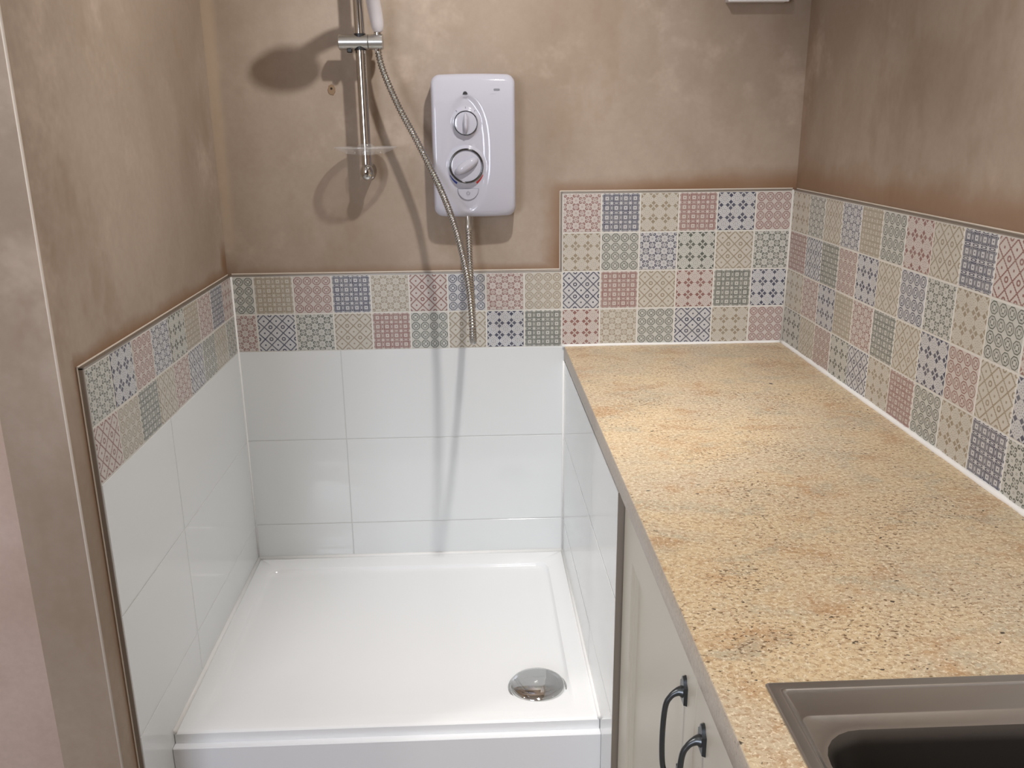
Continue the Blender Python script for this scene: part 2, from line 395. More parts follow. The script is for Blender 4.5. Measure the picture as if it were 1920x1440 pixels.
# ------------------------------------------------------------------ tiling on the back wall
G = 0.0038                                   # grout gap
def grid(parent, mtx, org, xs, zs, rows, half=None):
    """xs: column boundaries along local x, zs: row boundaries from the top down"""
    for r, row in enumerate(rows):
        z1, z0 = zs[r], zs[r + 1]
        for c, code in enumerate(row):
            x0, x1 = xs[c], xs[c + 1]
            u0, u1 = 0.0, 1.0
            if (x1 - x0) < 0.088:
                if c == 0: u0 = 1 - (x1 - x0) / 0.1
                else: u1 = (x1 - x0) / 0.1
            put_tile(parent, mtx, Vector(org) + mtx.to_3x3() @ Vector((x0 + G / 2, z0 + G / 2, 0)), x1 - x0 - G, z1 - z0 - G, TM[code], u0, u1)
S = lambda t: t.split()
strip = [S('An Bg Ar Bb Cg Dr Ab Cr Ag'), S('Cr Db Cn Dg Br An Dg Eb Bn')]
grid(wall_back, BACK, (0, PB, 0), [-0.004] + [0.05 + 0.1 * i for i in range(9)], [0.2, 0.1, 0.0], strip)
block = [S('Cr Bb Eg Br Eb Ar'), S('Eg An Cb En Dg Cn'), S('Db Br Dg Er Bn Eb'), S('Er Cg An Db Eg Ar')]
grid(wall_back, BACK, (0, PB, 0), [0.85 + 0.1 * i for i in range(6)] + [1.444], [0.4, 0.3, 0.2, 0.1, 0.003], block)
# white tiles of the alcove, three courses
def white_grid(parent, mtx, org, cols, rows):
    g = 0.0025
    for z1, z0 in rows:
        for x0, x1 in cols:
            put_tile(parent, mtx, Vector(org) + mtx.to_3x3() @ Vector((x0 + g / 2, z0 + g / 2, 0)), x1 - x0 - g, z1 - z0 - g, M['white_tile'])
ROWS = [(0.0, -0.25), (-0.25, -0.50), (-0.50, -0.612)]
white_grid(wall_back, BACK, (0, PB, 0), [(-0.005, 0.262), (0.262, 0.857)], ROWS)
gt = 0.0092
boxo('grout_bed', M['grout'], wall_back, -0.006, 0.849, PB - gt, PB - 0.001, 0.0, 0.2)
boxo('grout_bed', M['grout'], wall_back, 0.849, 1.4445, PB - gt, PB - 0.001, 0.0, 0.4)
boxo('grout_bed', M['white_grout'], wall_back, -0.006, 0.858, PB - gt, PB - 0.001, -0.63, 0.0)
# metal edge trims with a thin line of filler behind
def trim(parent, *a):
    boxo('edge_trim', M['trim'], parent, *a, bev=0.0008, seg=1)
trim(wall_back, -0.006, 0.848, -0.0005, PB, 0.2, 0.2035)
trim(wall_back, 0.8455, 0.849, -0.0005, PB, 0.2, 0.4035)
trim(wall_back, 0.849, 1.4455, -0.0005, PB, 0.4, 0.4035)
def filler(parent, *a): boxo('filler_line', M['bead'], parent, *a, bev=0.001, seg=1)
filler(wall_back, -0.006, 0.846, PB - 0.0025, PB, 0.2035, 0.2075)
filler(wall_back, 0.8425, 0.8455, PB - 0.003, PB, 0.205, 0.4065)
filler(wall_back, 0.843, 1.446, PB - 0.0025, PB, 0.4035, 0.407)

# ------------------------------------------------------------------ tiling on the left wall
lw_rows = [S('Er Bb Cr Bg En Cb Ar Eb Cn'), S('Cn Dg An Db Cr Dg Bn Ag Dr')]
for r, row in enumerate(lw_rows):
    for c, code in enumerate(row):
        y1 = -0.003 if c == 0 else -(0.088 + 0.1 * (c - 1)); y0 = -(0.088 + 0.1 * c)
        put_tile(wall_left, LEFT, Vector((PL, y0 + G / 2, 0.1 * (1 - r) + G / 2)), y1 - y0 - G, 0.1 - G, TM[code], 0.0, 1.0)
white_grid(wall_left, LEFT, (PL, 0, 0), [(-0.888, -0.54), (-0.54, -0.003)], ROWS[:2] + [(-0.5, -0.75), (-0.75, -0.908)])
boxo('grout_bed', M['grout'], wall_left, PL + 0.001, PL + gt, -0.888, 0.001, 0.0, 0.2)
boxo('grout_bed', M['white_grout'], wall_left, PL + 0.001, PL + gt, -0.888, 0.001, FZ + 0.001, 0.0)
trim(wall_left, PL, PL + 0.0105, -0.8925, -0.889, FZ, 0.2035)
trim(wall_left, PL, PL + 0.0105, -0.8925, -0.0005, 0.2, 0.2035)
filler(wall_left, PL, PL + 0.003, -0.8955, -0.8925, FZ, 0.2065)
filler(wall_left, PL, PL + 0.003, -0.8955, 0.005, 0.2035, 0.2065)

# ------------------------------------------------------------------ tiling on the right wall
rw = [S('Eg Cn Dg Cb Bg An Er Dg Bb Dr'), S('Br Db Bn Ar Eb Dg Ab Cn Eg An'), S('Eg Cr Eb Bg Cr Bn Dg Eb Ar Dg Eb'), S('En Dg Ar En Db Eg Br An Eg Bb Cn')]
codes = [k + i for k in 'ABCDE' for i in 'rbgn']
NC = 21
for row in rw:
    while len(row) < NC:
        c = random.choice(codes)
        if c[0] != row[-1][0]: row.append(c)
xs = [0.003] + [0.12 + 0.1005 * i for i in range(NC)]
# the first column is a little wider than the others, as laid in the corner
for r, row in enumerate(rw):
    z1, z0 = 0.4 - 0.1 * r, max(0.3 - 0.1 * r, 0.003)
    for c, code in enumerate(row):
        put_tile(wall_right, RIGHT, Vector((PR, -(xs[c] + G / 2), z0 + G / 2)), xs[c + 1] - xs[c] - G, z1 - z0 - G, TM[code])
boxo('grout_bed', M['grout'], wall_right, PR - gt, PR - 0.001, -xs[-1], -0.001, 0.0, 0.4)
trim(wall_right, PR - 0.0105, PR, -xs[-1], -0.0005, 0.4, 0.4035)
filler(wall_right, PR - 0.0025, PR, -xs[-1], 0.0, 0.4035, 0.4065)

obj('sealant_bead', tube([Vector((1.4440, -0.0010, 0.002)), Vector((1.4440, -0.0010, 0.2)), Vector((1.4440, -0.0010, 0.403))], 0.0028, 8), M['grout'], wall_right, True)

# ------------------------------------------------------------------ tiled side of the shower alcove, under the worktop
def sx(y): return 0.8565 - 0.0075 * y          # the worktop side runs slightly out of square
alc = struct(obj('wall_alcove', prism([(sx(-0.001) + TH, -0.001), (sx(-0.882) + TH, -0.882), (sx(-0.882) + TH + 0.02, -0.882), (sx(0) + TH + 0.02, -0.001)], FZ, -0.041), M['white_grout']))
ang = math.atan(0.0075)
RA = Matrix.Rotation(ang, 4, 'Z') @ RIGHT
def side_tiles(cols, rows):
    g = 0.002
    for z1, z0 in rows:
        for a, b in cols:
            y = -(a + g / 2); put_tile(alc, RA, Vector((sx(y) + TH, y, z0 + g / 2)), b - a - g, z1 - z0 - g, M['white_tile'])
side_tiles([(0.003, 0.56), (0.56, 0.882)], [(-0.041, -0.25), (-0.25, -0.50), (-0.50, -0.75), (-0.75, -0.908)])
obj('edge_trim', prism([(sx(-0.882) - 0.0006, -0.883), (sx(-0.885) - 0.0006, -0.8865), (sx(-0.885) + 0.0125, -0.8865), (sx(-0.882) + 0.0125, -0.883)], FZ, -0.0405), M['trim'], alc)
bm = tube([Vector((0.8555, -0.0005, -0.04)), Vector((0.8555, -0.0005, -0.3)), Vector((0.8555, -0.0005, -0.604))], 0.0035, 8)
obj('sealant_bead', bm, M['sealant'], wall_back, True)
bm = tube([Vector((-0.0055, -0.0005, -0.604)), Vector((-0.0055, -0.0005, -0.3)), Vector((-0.0055, -0.0005, 0.2))], 0.003, 8)
obj('sealant_bead', bm, M['sealant'], wall_left, True)

# ------------------------------------------------------------------ shower tray
TZ = -0.604
tray = empty('shower_tray', (0.43, -0.37, TZ))
tag(tray, 'white rectangular shower tray in the tiled alcove', 'shower tray')
x0, x1, yb, yf = -0.0055, 0.857, -0.0005, -0.742
def rrect(a, b, c, d, r, n=6):
    out = []
    for (cx, cy, s0) in ((b - r, d - r, 0), (a + r, d - r, 1), (a + r, c + r, 2), (b - r, c + r, 3)):
        for i in range(n + 1):
            t = math.pi / 2 * (s0 + i / n); out.append((cx + r * math.cos(t), cy + r * math.sin(t)))
    return out
def skew(x, y): return x + (sx(y) - 0.8575) * max(0.0, (x - 0.4) / 0.4575)
bm = bmesh.new()
loops = [(rrect(x0, x1, yf, yb, 0.003), -0.026), (rrect(x0, x1, yf, yb, 0.003), -0.004), (rrect(x0 + .001, x1 - .001, yf + .003, yb, 0.003), -0.001), (rrect(x0 + .003, x1 - .003, yf + .006, yb - 0.001, 0.003), 0.0),
         (rrect(0.034, 0.812, -0.722, -0.062, 0.035), 0.0), (rrect(0.037, 0.809, -0.719, -0.065, 0.033), -0.0012), (rrect(0.041, 0.805, -0.713, -0.069, 0.031), -0.0080), (rrect(0.045, 0.801, -0.706, -0.073, 0.029), -0.0100),
         (rrect(0.055, 0.790, -0.64, -0.085, 0.027), -0.0108), (rrect(0.30, 0.62, -0.52, -0.24, 0.05), -0.0125)]
def fade(y): t_ = max(0.0, min(1.0, (y + 0.715) / 0.11)); return t_ * t_ * (3 - 2 * t_)
def dens(lp):                                 # extra points along the sides so the recess can fade out towards the front
    out = []
    for i in range(len(lp)):
        a, b = lp[i], lp[(i + 1) % len(lp)]; k = 12 if math.hypot(a[0] - b[0], a[1] - b[1]) > 0.1 else 1
        out += [(a[0] + (b[0] - a[0]) * j / k, a[1] + (b[1] - a[1]) * j / k) for j in range(k)]
    return out
loops = [(dens(lp), z) for lp, z in loops]
rings = [[bm.verts.new((skew(x, y) - 0.43, y + 0.37, z * fade(y) if k_ >= 4 else z)) for x, y in lp] for k_, (lp, z) in enumerate(loops)]
for A, B in zip(rings, rings[1:]):
    for i in range(len(A)): bm.faces.new((A[i], A[(i + 1) % len(A)], B[(i + 1) % len(A)], B[i]))
bm.faces.new(rings[-1]); bm.faces.new(rings[0][::-1])
obj('tray_body', bm, M['tray'], tray, 35)
bm = lathe([(0.0, 0.012), (0.02, 0.0115), (0.04, 0.0095), (0.054, 0.006), (0.0585, 0.0035), (0.0592, 0.002), (0.059, -0.002), (0.054, -0.006)], 48, cap=False)
wc = obj('waste_cover', bm, M['chrome'], tray, True); wc.location = (0.741 - 0.43, -0.619 + 0.37, -0.0035); wc['label'] = 'domed chrome waste cover'
bm = lathe([(0.0605, 0.0), (0.0625, 0.0012), (0.0645, 0.0)], 48, cap=False); f = obj('waste_flange', bm, M['chrome'], wc, True); f.location = (0, 0, -0.0045)
# sealant along the tray
for nm, pa, pb in (('sealant_bead', (x0, yb - 0.001), (x1, yb - 0.001)), ('sealant_bead', (x0 + 0.001, -0.001), (x0 + 0.001, yf)), ('sealant_bead', (sx(0), -0.001), (sx(yf), yf))):
    a, b = Vector((pa[0] - 0.43, pa[1] + 0.37, 0.0015)), Vector((pb[0] - 0.43, pb[1] + 0.37, 0.0015))
    obj(nm, tube([a, a.lerp(b, .5), b], 0.0058, 10), M['sealant'], tray, True)
# white riser below the tray front, with a stepped ledge
bm = bmesh.new()
prof = [(-0.60, TZ - 0.0262), (-0.7565, TZ - 0.0262), (-0.7580, TZ - 0.0277), (-0.7580, FZ), (-0.60, FZ)]
A = [bm.verts.new((x0 + 0.0005, y, z)) for y, z in prof]; B = [bm.verts.new((sx(y) - 0.0005, y, z)) for y, z in prof]
bm.faces.new(A); bm.faces.new(B[::-1])
for i in range(5): bm.faces.new((A[i], A[(i + 1) % 5], B[(i + 1) % 5], B[i]))
tag(obj('tray_riser', bm, M['riser']), 'white front riser panel supporting the shower tray', 'riser panel')

# ------------------------------------------------------------------ worktop
WY = -2.75
SX0, SX1, SY0, SY1 = 0.922, 1.392, -2.36, -1.484       # sink outline
wt = empty('worktop', (1.15, -1.4, -0.04)); tag(wt, 'beige speckled granite-effect worktop along the right wall', 'worktop')
def rel(bm, o): bmesh.ops.translate(bm, verts=bm.verts, vec=-o.location); return bm
# slab with a cut-out for the sink
e = 0.0015
bm = bmesh.new()
out = [(sx(-0.002) + e, -0.002), (1.4435, -0.002), (1.4435, SY1 - .015), (1.4435, SY0 + .015), (1.4435, WY), (sx(WY) + e, WY), (sx(SY0) + e, SY0 + .015), (sx(SY1) + e, SY1 - .015)]
inn = [(SX1 - .015, SY1 - .015), (SX1 - .015, SY0 + .015), (SX0 + .015, SY0 + .015), (SX0 + .015, SY1 - .015)]
def slab(z): return [bm.verts.new((x, y, z)) for x, y in out], [bm.verts.new((x, y, z)) for x, y in inn]
(ot, it), (ob, ib) = slab(0.0), slab(-0.038)
for o2, i2 in ((ot, it), (ob, ib)):
    bm.faces.new((o2[0], o2[1], o2[2], i2[0], i2[3], o2[7])); bm.faces.new((o2[2], o2[3], i2[1], i2[0])); bm.faces.new((o2[3], o2[4], o2[5], o2[6], i2[2], i2[1])); bm.faces.new((o2[6], o2[7], i2[3], i2[2]))
for i in range(8): bm.faces.new((ot[i], ot[(i + 1) % 8], ob[(i + 1) % 8], ob[i]))
for i in range(4): bm.faces.new((it[i], it[(i + 1) % 4], ib[(i + 1) % 4], ib[i]))
obj('slab', rel(bm, wt), M['granite'], wt)
bm = bmesh.new()
prof = [(0.0015, 0.0), (0.0005, -0.0006), (0.0, -0.002), (0.0, -0.036), (0.001, -0.038), (0.0016, -0.038)]
A = [bm.verts.new((sx(-0.002) + a, -0.002, b)) for a, b in prof]; B = [bm.verts.new((sx(WY) + a, WY, b)) for a, b in prof]
bm.faces.new(A); bm.faces.new(B[::-1])
for i in range(6): bm.faces.new((A[i], A[(i + 1) % 6], B[(i + 1) % 6], B[i]))
es_ = obj('edge_strip', rel(bm, wt), M['granite_edge'], wt, 30); es_['label'] = 'grey-beige front edge strip'
bm = bmesh.new()
pa = [Vector((0.851, -0.0015, 0.001)) + Vector((0.594 * i / 24, 0, random.uniform(-.0004, .0004))) for i in range(25)]
obj('sealant_bead', rel(tube(pa, 0.0048, 8), wt), M['sealant'], wt, True)
pa = [Vector((1.4445, -0.002 - 2.1 * i / 90, 0.0012)) for i in range(91)]
obj('sealant_bead', rel(tube(pa, [0.0058 + random.uniform(-.0006, .0012) for _ in pa], 8), wt), M['sealant'], wt, True)

# ------------------------------------------------------------------ inset sink
sink = empty('inset_sink', (1.157, -1.92, 0.0)); tag(sink, 'stainless steel inset sink at the near end of the worktop', 'sink')
bm = bmesh.new()
BX0, BX1, BY0, BY1 = 0.950, 1.352, -1.93, -1.553
def inset(d, r, d2=None): d2 = d if d2 is None else d2; return rrect(SX0 + d, SX1 - d, SY0 + d, SY1 - d2, r)
loops = [(inset(0, .004), 0.0003), (inset(0, .004), 0.0020), (inset(.001, .004), 0.0031), (inset(.003, .004), 0.0036), (inset(.0105, .005), 0.0030), (inset(.0118, .005), 0.0038), (inset(.0130, .005), 0.0040), (inset(.0142, .006), 0.0034), (inset(.0152, .006), 0.0016),
         (inset(.0205, .009, .044), -0.0040), (inset(.0212, .010, .0462), -0.0036), (inset(.0220, .011, .0480), -0.0040), (inset(.0230, .012, .0500), -0.0054)]
rings = [[bm.verts.new((x, y, z)) for x, y in lp] for lp, z in loops]
for A, B in zip(rings, rings[1:]):
    for i in range(len(A)): bm.faces.new((A[i], A[(i + 1) % len(A)], B[(i + 1) % len(A)], B[i]))
# flat deck between the rim and the bowl / drainer: bridge last ring to the bowl ring
R2 = [bm.verts.new((x, y, -0.0054)) for x, y in rrect(BX0 - .006, BX1 + .006, BY0 - .006, BY1 + .006, 0.052, 6)]
L2 = rings[-1]
for i in range(len(L2)): bm.faces.new((L2[i], L2[(i + 1) % len(L2)], R2[(i + 1) % len(L2)], R2[i]))
R3 = [bm.verts.new((x, y, -0.0062)) for x, y in rrect(BX0 - .001, BX1 + .001, BY0 - .001, BY1 + .001, 0.047, 6)]
for i in range(len(R2)): bm.faces.new((R2[i], R2[(i + 1) % len(R2)], R3[(i + 1) % len(R2)], R3[i]))
obj('rim', rel(bm, sink), M['steel'], sink, 40)
bm = bmesh.new()
loops = [(rrect(BX0 - .001, BX1 + .001, BY0 - .001, BY1 + .001, 0.047), -0.0062), (rrect(BX0 + .003, BX1 - .003, BY0 + .003, BY1 - .003, 0.045), -0.0105), (rrect(BX0 + .006, BX1 - .006, BY0 + .006, BY1 - .006, 0.043), -0.02), (rrect(BX0 + .014, BX1 - .014, BY0 + .014, BY1 - .014, 0.05), -0.12), (rrect(BX0 + .022, BX1 - .022, BY0 + .022, BY1 - .022, 0.05), -0.145), (rrect(BX0 + .045, BX1 - .045, BY0 + .045, BY1 - .045, 0.05), -0.158), (rrect(BX0 + .16, BX1 - .16, BY0 + .16, BY1 - .16, 0.02), -0.161)]
rings = [[bm.verts.new((x, y, z)) for x, y in lp] for lp, z in loops]
for A, B in zip(rings, rings[1:]):
    for i in range(len(A)): bm.faces.new((A[i], A[(i + 1) % len(A)], B[(i + 1) % len(A)], B[i]))
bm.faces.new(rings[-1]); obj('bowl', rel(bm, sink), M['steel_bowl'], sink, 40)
bm = lathe([(0.0, 0.001), (0.018, 0.0), (0.03, 0.002), (0.042, 0.003), (0.044, 0.0)], 32, cap=False)
st = obj('drain_strainer', bm, M['chrome'], sink, True); st.location = ((BX0 + BX1) / 2 - 1.157, (BY0 + BY1) / 2 + 1.92, -0.1595)
for k in range(7):                          # pressed drainer ribs
    xx = 0.985 + k * 0.055
    bm = tube([Vector((xx, -2.31, -0.0054)), Vector((xx, -2.15, -0.0046)), Vector((xx, -2.0, -0.0054))], [0.001, 0.004, 0.001], 8)
    obj('drainer_rib', rel(bm, sink), M['steel'], sink, True)

# ------------------------------------------------------------------ cabinet under the worktop, doors facing the room
CX = 0.8745                                   # door face
def cabinet(y_start, label):
    """a double cabinet: y runs towards the room"""
    root = empty('base_cabinet', (1.15, y_start - 0.5, FZ)); tag(root, label, 'cabinet')
    y1_, y0_ = y_start, y_start - 1.02
    bm = bmesh.new()
    xs0 = CX + 0.021
    for a in ((xs0, 1.44, y0_, y0_ + 0.018, FZ + .1, -0.17), (xs0, 1.44, y1_ - 0.018, y1_, FZ + .1, -0.039), (xs0, 1.44, y0_, y1_, FZ + .1, FZ + .118), (1.432, 1.44, y0_, y1_, FZ + .1, -0.039), (xs0, xs0 + .018, y0_, y1_, -0.10, -0.039)): box(bm, *a)
    obj('body', rel(bm, root), M['carcass'], root)
    obj('plinth', rel(box(bmesh.new(), CX + .06, CX + .078, y0_, y1_, FZ + 0.001, FZ + .1), root), M['carcass'], root)
    zt, zb = -0.043, FZ + 0.11
    for k in (0, 1):
        a, b = (y1_ - 0.002, y1_ - 0.508) if k == 0 else (y1_ - 0.5105, y1_ - 1.018)
        # shaker door: frame with bevelled inner edge and a set-back panel
        bm = bmesh.new(); st_ = 0.078
        def rect(ins, x, t=0.0): return [bm.verts.new((x, y, z)) for y, z in ((a - ins, zt - ins - t), (b + ins, zt - ins - t), (b + ins, zb + ins + t), (a - ins, zb + ins + t))]
        r = [rect(0, CX + .019), rect(0, CX + .0015), rect(.0015, CX), rect(st_, CX, 0.008), rect(st_ + .002, CX + .0035, 0.008), rect(st_ + .009, CX + .0050, 0.008), rect(st_ + .0115, CX + .0110, 0.008)]
        for A, B in zip(r, r[1:]):
            for i in range(4): bm.faces.new((A[i], A[(i + 1) % 4], B[(i + 1) % 4], B[i]))
        bm.faces.new(r[-1]); bm.faces.new(r[0][::-1])
        d = obj('door', rel(bm, root), M['door'], root)
        hy = b + 0.048 if k == 0 else a - 0.040
        pull(d, root, hy, -0.086)
    return root
def pull(door, root, y, ztop):
    """arched bow handle on two pointed back plates"""
    L = 0.165
    bm = bmesh.new()
    for zc, sg in ((ztop - 0.016, 1), (ztop - L + 0.016, -1)):
        pr = [(-0.0115, -0.016), (0.0115, -0.016), (0.0115, 0.009), (0.006, 0.013), (0.0045, 0.0185), (0, 0.021), (-0.0045, 0.0185), (-0.006, 0.013), (-0.0115, 0.009)]
        A = [bm.verts.new((CX - 0.0002, y + p, zc + sg * q)) for p, q in pr]; B = [bm.verts.new((CX - 0.0045, y + p * 0.9, zc + sg * q * 0.94)) for p, q in pr]
        bm.faces.new(A); bm.faces.new(B[::-1])
        for i in range(len(A)): bm.faces.new((A[i], A[(i + 1) % len(A)], B[(i + 1) % len(A)], B[i]))
    zc = ztop - 0.018; z2 = ztop - L + 0.018
    path = spline([(CX - .003, y, zc), (CX - .010, y, zc - .0003), (CX - .0185, y, zc - .007), (CX - .0245, y, zc - .022), (CX - .0265, y, (zc + z2) / 2), (CX - .0245, y, z2 + .022), (CX - .0185, y, z2 + .007), (CX - .010, y, z2 + .0003), (CX - .003, y, z2)], 8)
    n_ = len(path); rad = [0.0085 - 0.0049 * math.sin(math.pi * min(1, i / (n_ * 0.28)) / 2) if i < n_ / 2 else 0.0085 - 0.0049 * math.sin(math.pi * min(1, (n_ - 1 - i) / (n_ * 0.28)) / 2) for i in range(n_)]
    b2 = tube(path, rad, 14)
    me = bpy.data.meshes.new('t'); b2.to_mesh(me); b2.free(); bm.from_mesh(me); bpy.data.meshes.remove(me)
    h = obj('handle', rel(bm, root), M['iron'], door, 40); h['label'] = 'dark graphite bow handle'
cabinet(-0.888, 'cream shaker cabinet with dark bow handles under the worktop')

# ------------------------------------------------------------------ electric shower unit on the back wall
HX, HZ = 0.6265, 0.5185
W2, H2, DP = 0.1015, 0.1670, 0.062
heater = empty('electric_shower', (HX, PB, HZ)); tag(heater, 'white electric shower unit with two dials on the back wall', 'electric shower')
def smooth(e0, e1, v):
    t = max(0.0, min(1.0, (v - e0) / (e1 - e0))); return t * t * (3 - 2 * t)
DIALS = [(-0.0185, 0.0555, 0.028), (-0.0195, -0.0445, 0.0395)]
def front(x, z):
    h = DP + 0.004 * (1 - (x / W2) ** 2) + 0.014 * (1 - abs(z / H2) ** 4)
    # long leaf-shaped hollow around the dials
    lx, lz = (x + 0.016), (z + 0.018)
    hw = 0.058 * math.sqrt(max(0.0, 1 - (abs(lz) / 0.138) ** 2.7))
    if hw > 0: h -= 0.005 * smooth(0.0, 0.022, hw - abs(lx))
    for dx, dz, r in DIALS:
        d = math.hypot(x - dx, z - dz); h += 0.004 * (1 - smooth(r + 0.001, r + 0.010, d))
    return h
def outline(n=24):
    r = 0.021; pts = []
    for cx, cz, s0 in ((W2 - r, H2 - r, 0), (-W2 + r, H2 - r, 1), (-W2 + r, -H2 + r, 2), (W2 - r, -H2 + r, 3)):
        for i in range(9):
            t = math.pi / 2 * (s0 + i / 8); pts.append((cx + r * math.cos(t), cz + r * math.sin(t)))
    out = []
    for i in range(len(pts)):
        a, b = pts[i], pts[(i + 1) % len(pts)]
        L = math.hypot(b[0] - a[0], b[1] - a[1]); k = max(1, int(L / 0.007))
        for j in range(k): out.append((a[0] + (b[0] - a[0]) * j / k, a[1] + (b[1] - a[1]) * j / k))
    # slight crown on the top and bottom edges
    return [(x, z + math.copysign(0.0025 * (1 - (x / W2) ** 2), z) * (abs(z) / H2) ** 6) for x, z in out]
ol = outline(); bm = bmesh.new(); rings = []
NR = 46
for k in range(NR + 1):
    f = k / NR; rings.append([bm.verts.new((x * (0.03 + 0.885 * f), -front(x * (0.03 + 0.885 * f), z * (0.03 + 0.885 * f)), z * (0.03 + 0.885 * f))) for x, z in ol])
for f, dr in ((0.945, 0.0012), (0.968, 0.0033), (0.985, 0.0068), (0.996, 0.0110), (1.0, 0.0160)):
    rings.append([bm.verts.new((x * f, -(front(x * f, z * f) - dr), z * f)) for x, z in ol])
rings.append([bm.verts.new((x * 0.995, -0.012, z * 0.995)) for x, z in ol]); rings.append([bm.verts.new((x * 0.97, -0.012, z * 0.97)) for x, z in ol]); rings.append([bm.verts.new((x * 0.97, 0.0, z * 0.97)) for x, z in ol])
for A, B in zip(rings, rings[1:]):
    for i in range(len(A)): bm.faces.new((A[i], A[(i + 1) % len(A)], B[(i + 1) % len(A)], B[i]))
bm.faces.new(rings[0]); bm.faces.new(rings[-1][::-1])
cover = obj('cover', bm, M['white_plastic'], heater, 50)
def at(x, z, lift=0.0): return Vector((x, -front(x, z) - lift, z))
for (dx, dz, r), tilt, nm in zip(DIALS, (0.0, math.radians(-58)), ('power dial', 'temperature dial')):
    y = -front(dx, dz)
    bm = lathe([(r * 0.98, 0.004), (r * 0.98, -0.003), (r * 0.94, -0.0048), (r * 0.8, -0.0055), (0.001, -0.0058)], 40, 'Y')
    d = obj('dial', bm, M['white_plastic'], heater, 40); d.location = (dx, y, dz); d['label'] = 'round white ' + nm
    bm = lathe([(r * 0.93, -0.0035), (r * 0.93, -0.0068), (r * 0.99, -0.0080), (r * 1.05, -0.0068), (r * 1.05, 0.002)] if r > 0.03 else [(r * 0.97, -0.0035), (r * 0.97, -0.006), (r, -0.0068), (r * 1.03, -0.006), (r * 1.03, 0.002)], 48, 'Y', cap=False)
    obj('chrome_ring', bm, M['dark_chrome'], d, True)
    # finger grip: long rounded ridge, tapered at the ends
    bm = bmesh.new(); gl_, gw = r * 0.86, (0.0062 if r < 0.03 else 0.0130); rg = []
    for i in range(17):
        tt = -1 + 2 * i / 16; ww = max(0.0004, gw * math.sqrt(max(0, 1 - tt * tt)) ** 0.9); hh = 0.016 * max(0.03, (1 - tt ** 4)) + 0.002
        ring = []
        for j in range(9):
            a = math.pi * j / 8; px, py = ww * math.cos(a), -0.0045 - hh * (math.sin(a) ** 0.6 if j not in (0, 8) else 0)
            q = Vector((px, 0, tt * gl_)); q.rotate(Euler((0, -tilt, 0))); ring.append(bm.verts.new((q.x, py, q.z)))
        rg.append(ring)
    for A, B in zip(rg, rg[1:]):
        for j in range(8): bm.faces.new((A[j], A[j + 1], B[j + 1], B[j]))
    obj('grip', bm, M['white_plastic'], d, 60)
def arc_print(nm, cx, cz, r0, r1, a0, a1, mat, n=14, taper=False):
    bm = bmesh.new(); A = []; B = []
    for i in range(n + 1):
        t = i / n; a = math.radians(a0 + (a1 - a0) * t); ro = r0 + (r1 - r0) * (1 if not taper else (0.25 + 0.75 * t))
        A.append(bm.verts.new(at(cx + r0 * math.cos(a), cz + r0 * math.sin(a), 0.0007))); B.append(bm.verts.new(at(cx + ro * math.cos(a), cz + ro * math.sin(a), 0.0007)))
    for i in range(n): bm.faces.new((A[i], A[i + 1], B[i + 1], B[i]))
    return obj(nm, bm, mat, heater)
dx, dz, r = DIALS[1]
arc_print('cold_mark', dx, dz, r + 0.0055, r + 0.0105, 208, 240, M['blue_print'], taper=True)
arc_print('hot_mark', dx, dz, r + 0.0055, r + 0.0105, 332, 300, M['red_print'], taper=True)
def flat(nm, pts, mat, lift=0.0007):
    bm = bmesh.new(); bm.faces.new([bm.verts.new(at(x, z, lift)) for x, z in pts]); return obj(nm, bm, mat, heater)
flat('indicator_window', [(-0.0185 + 0.0058 * math.cos(math.radians(a)), 0.121 + 0.0072 * math.sin(math.radians(a))) for a in range(0, 181, 15)], M['black'])
flat('indicator_text', [(-0.0235, 0.1150), (-0.0135, 0.1150), (-0.0135, 0.1138), (-0.0235, 0.1138)], M['pale_print'])
flat('maker_badge', [(0.057 + 0.0050 * sg + 0.0026 * math.cos(math.radians(a)), 0.1315 + 0.0024 * math.sin(math.radians(a))) for sg, rg_ in ((1, range(-90, 91, 30)), (-1, range(90, 271, 30))) for a in rg_], M['grey_print'])
flat('model_text', [(0.043, 0.1235), (0.0535, 0.1235), (0.0535, 0.1222), (0.043, 0.1222)], M['pale_print'])
dx, dz, r = DIALS[0]
for a in (52, 90, 128):                       # little settings marks above the power dial
    ca, sa = math.cos(math.radians(a)), math.sin(math.radians(a)); p = (dx + (r + .0055) * ca, dz + (r + .0055) * sa); q = (dx + (r + .0095) * ca, dz + (r + .0095) * sa)
    flat('setting_mark', [(p[0] - sa * .0005, p[1] + ca * .0005), (q[0] - sa * .0009, q[1] + ca * .0009), (q[0] + sa * .0009, q[1] - ca * .0009), (p[0] + sa * .0005, p[1] - ca * .0005)], M['grey_print'])
# start/stop button: half-moon
bm = bmesh.new(); bx, bz, br = -0.0165, -0.1000, 0.0255
prof = [(bx - br, bz)] + [(bx + br * math.cos(a), bz + 0.0265 * math.sin(a)) for a in [math.pi + math.pi * i / 20 for i in range(21)]][1:]
hb = [-front(x, z) for x, z in prof]
A = [bm.verts.new((x, h + 0.003, z)) for (x, z), h in zip(prof, hb)]; B = [bm.verts.new((x, h - 0.0022, z)) for (x, z), h in zip(prof, hb)]; C_ = [bm.verts.new((bx + (x - bx) * 0.94, h - 0.0032, bz - 0.001 + (z - bz) * 0.92)) for (x, z), h in zip(prof, hb)]
for P, Q in ((A, B), (B, C_)):
    for i in range(len(P)): bm.faces.new((P[i], P[(i + 1) % len(P)], Q[(i + 1) % len(P)], Q[i]))
bm.faces.new(C_); btn = obj('start_button', bm, M['white_plastic'], heater, 35)
bm = bmesh.new(); A = []; B = []
yb_ = min(hb) - 0.0036
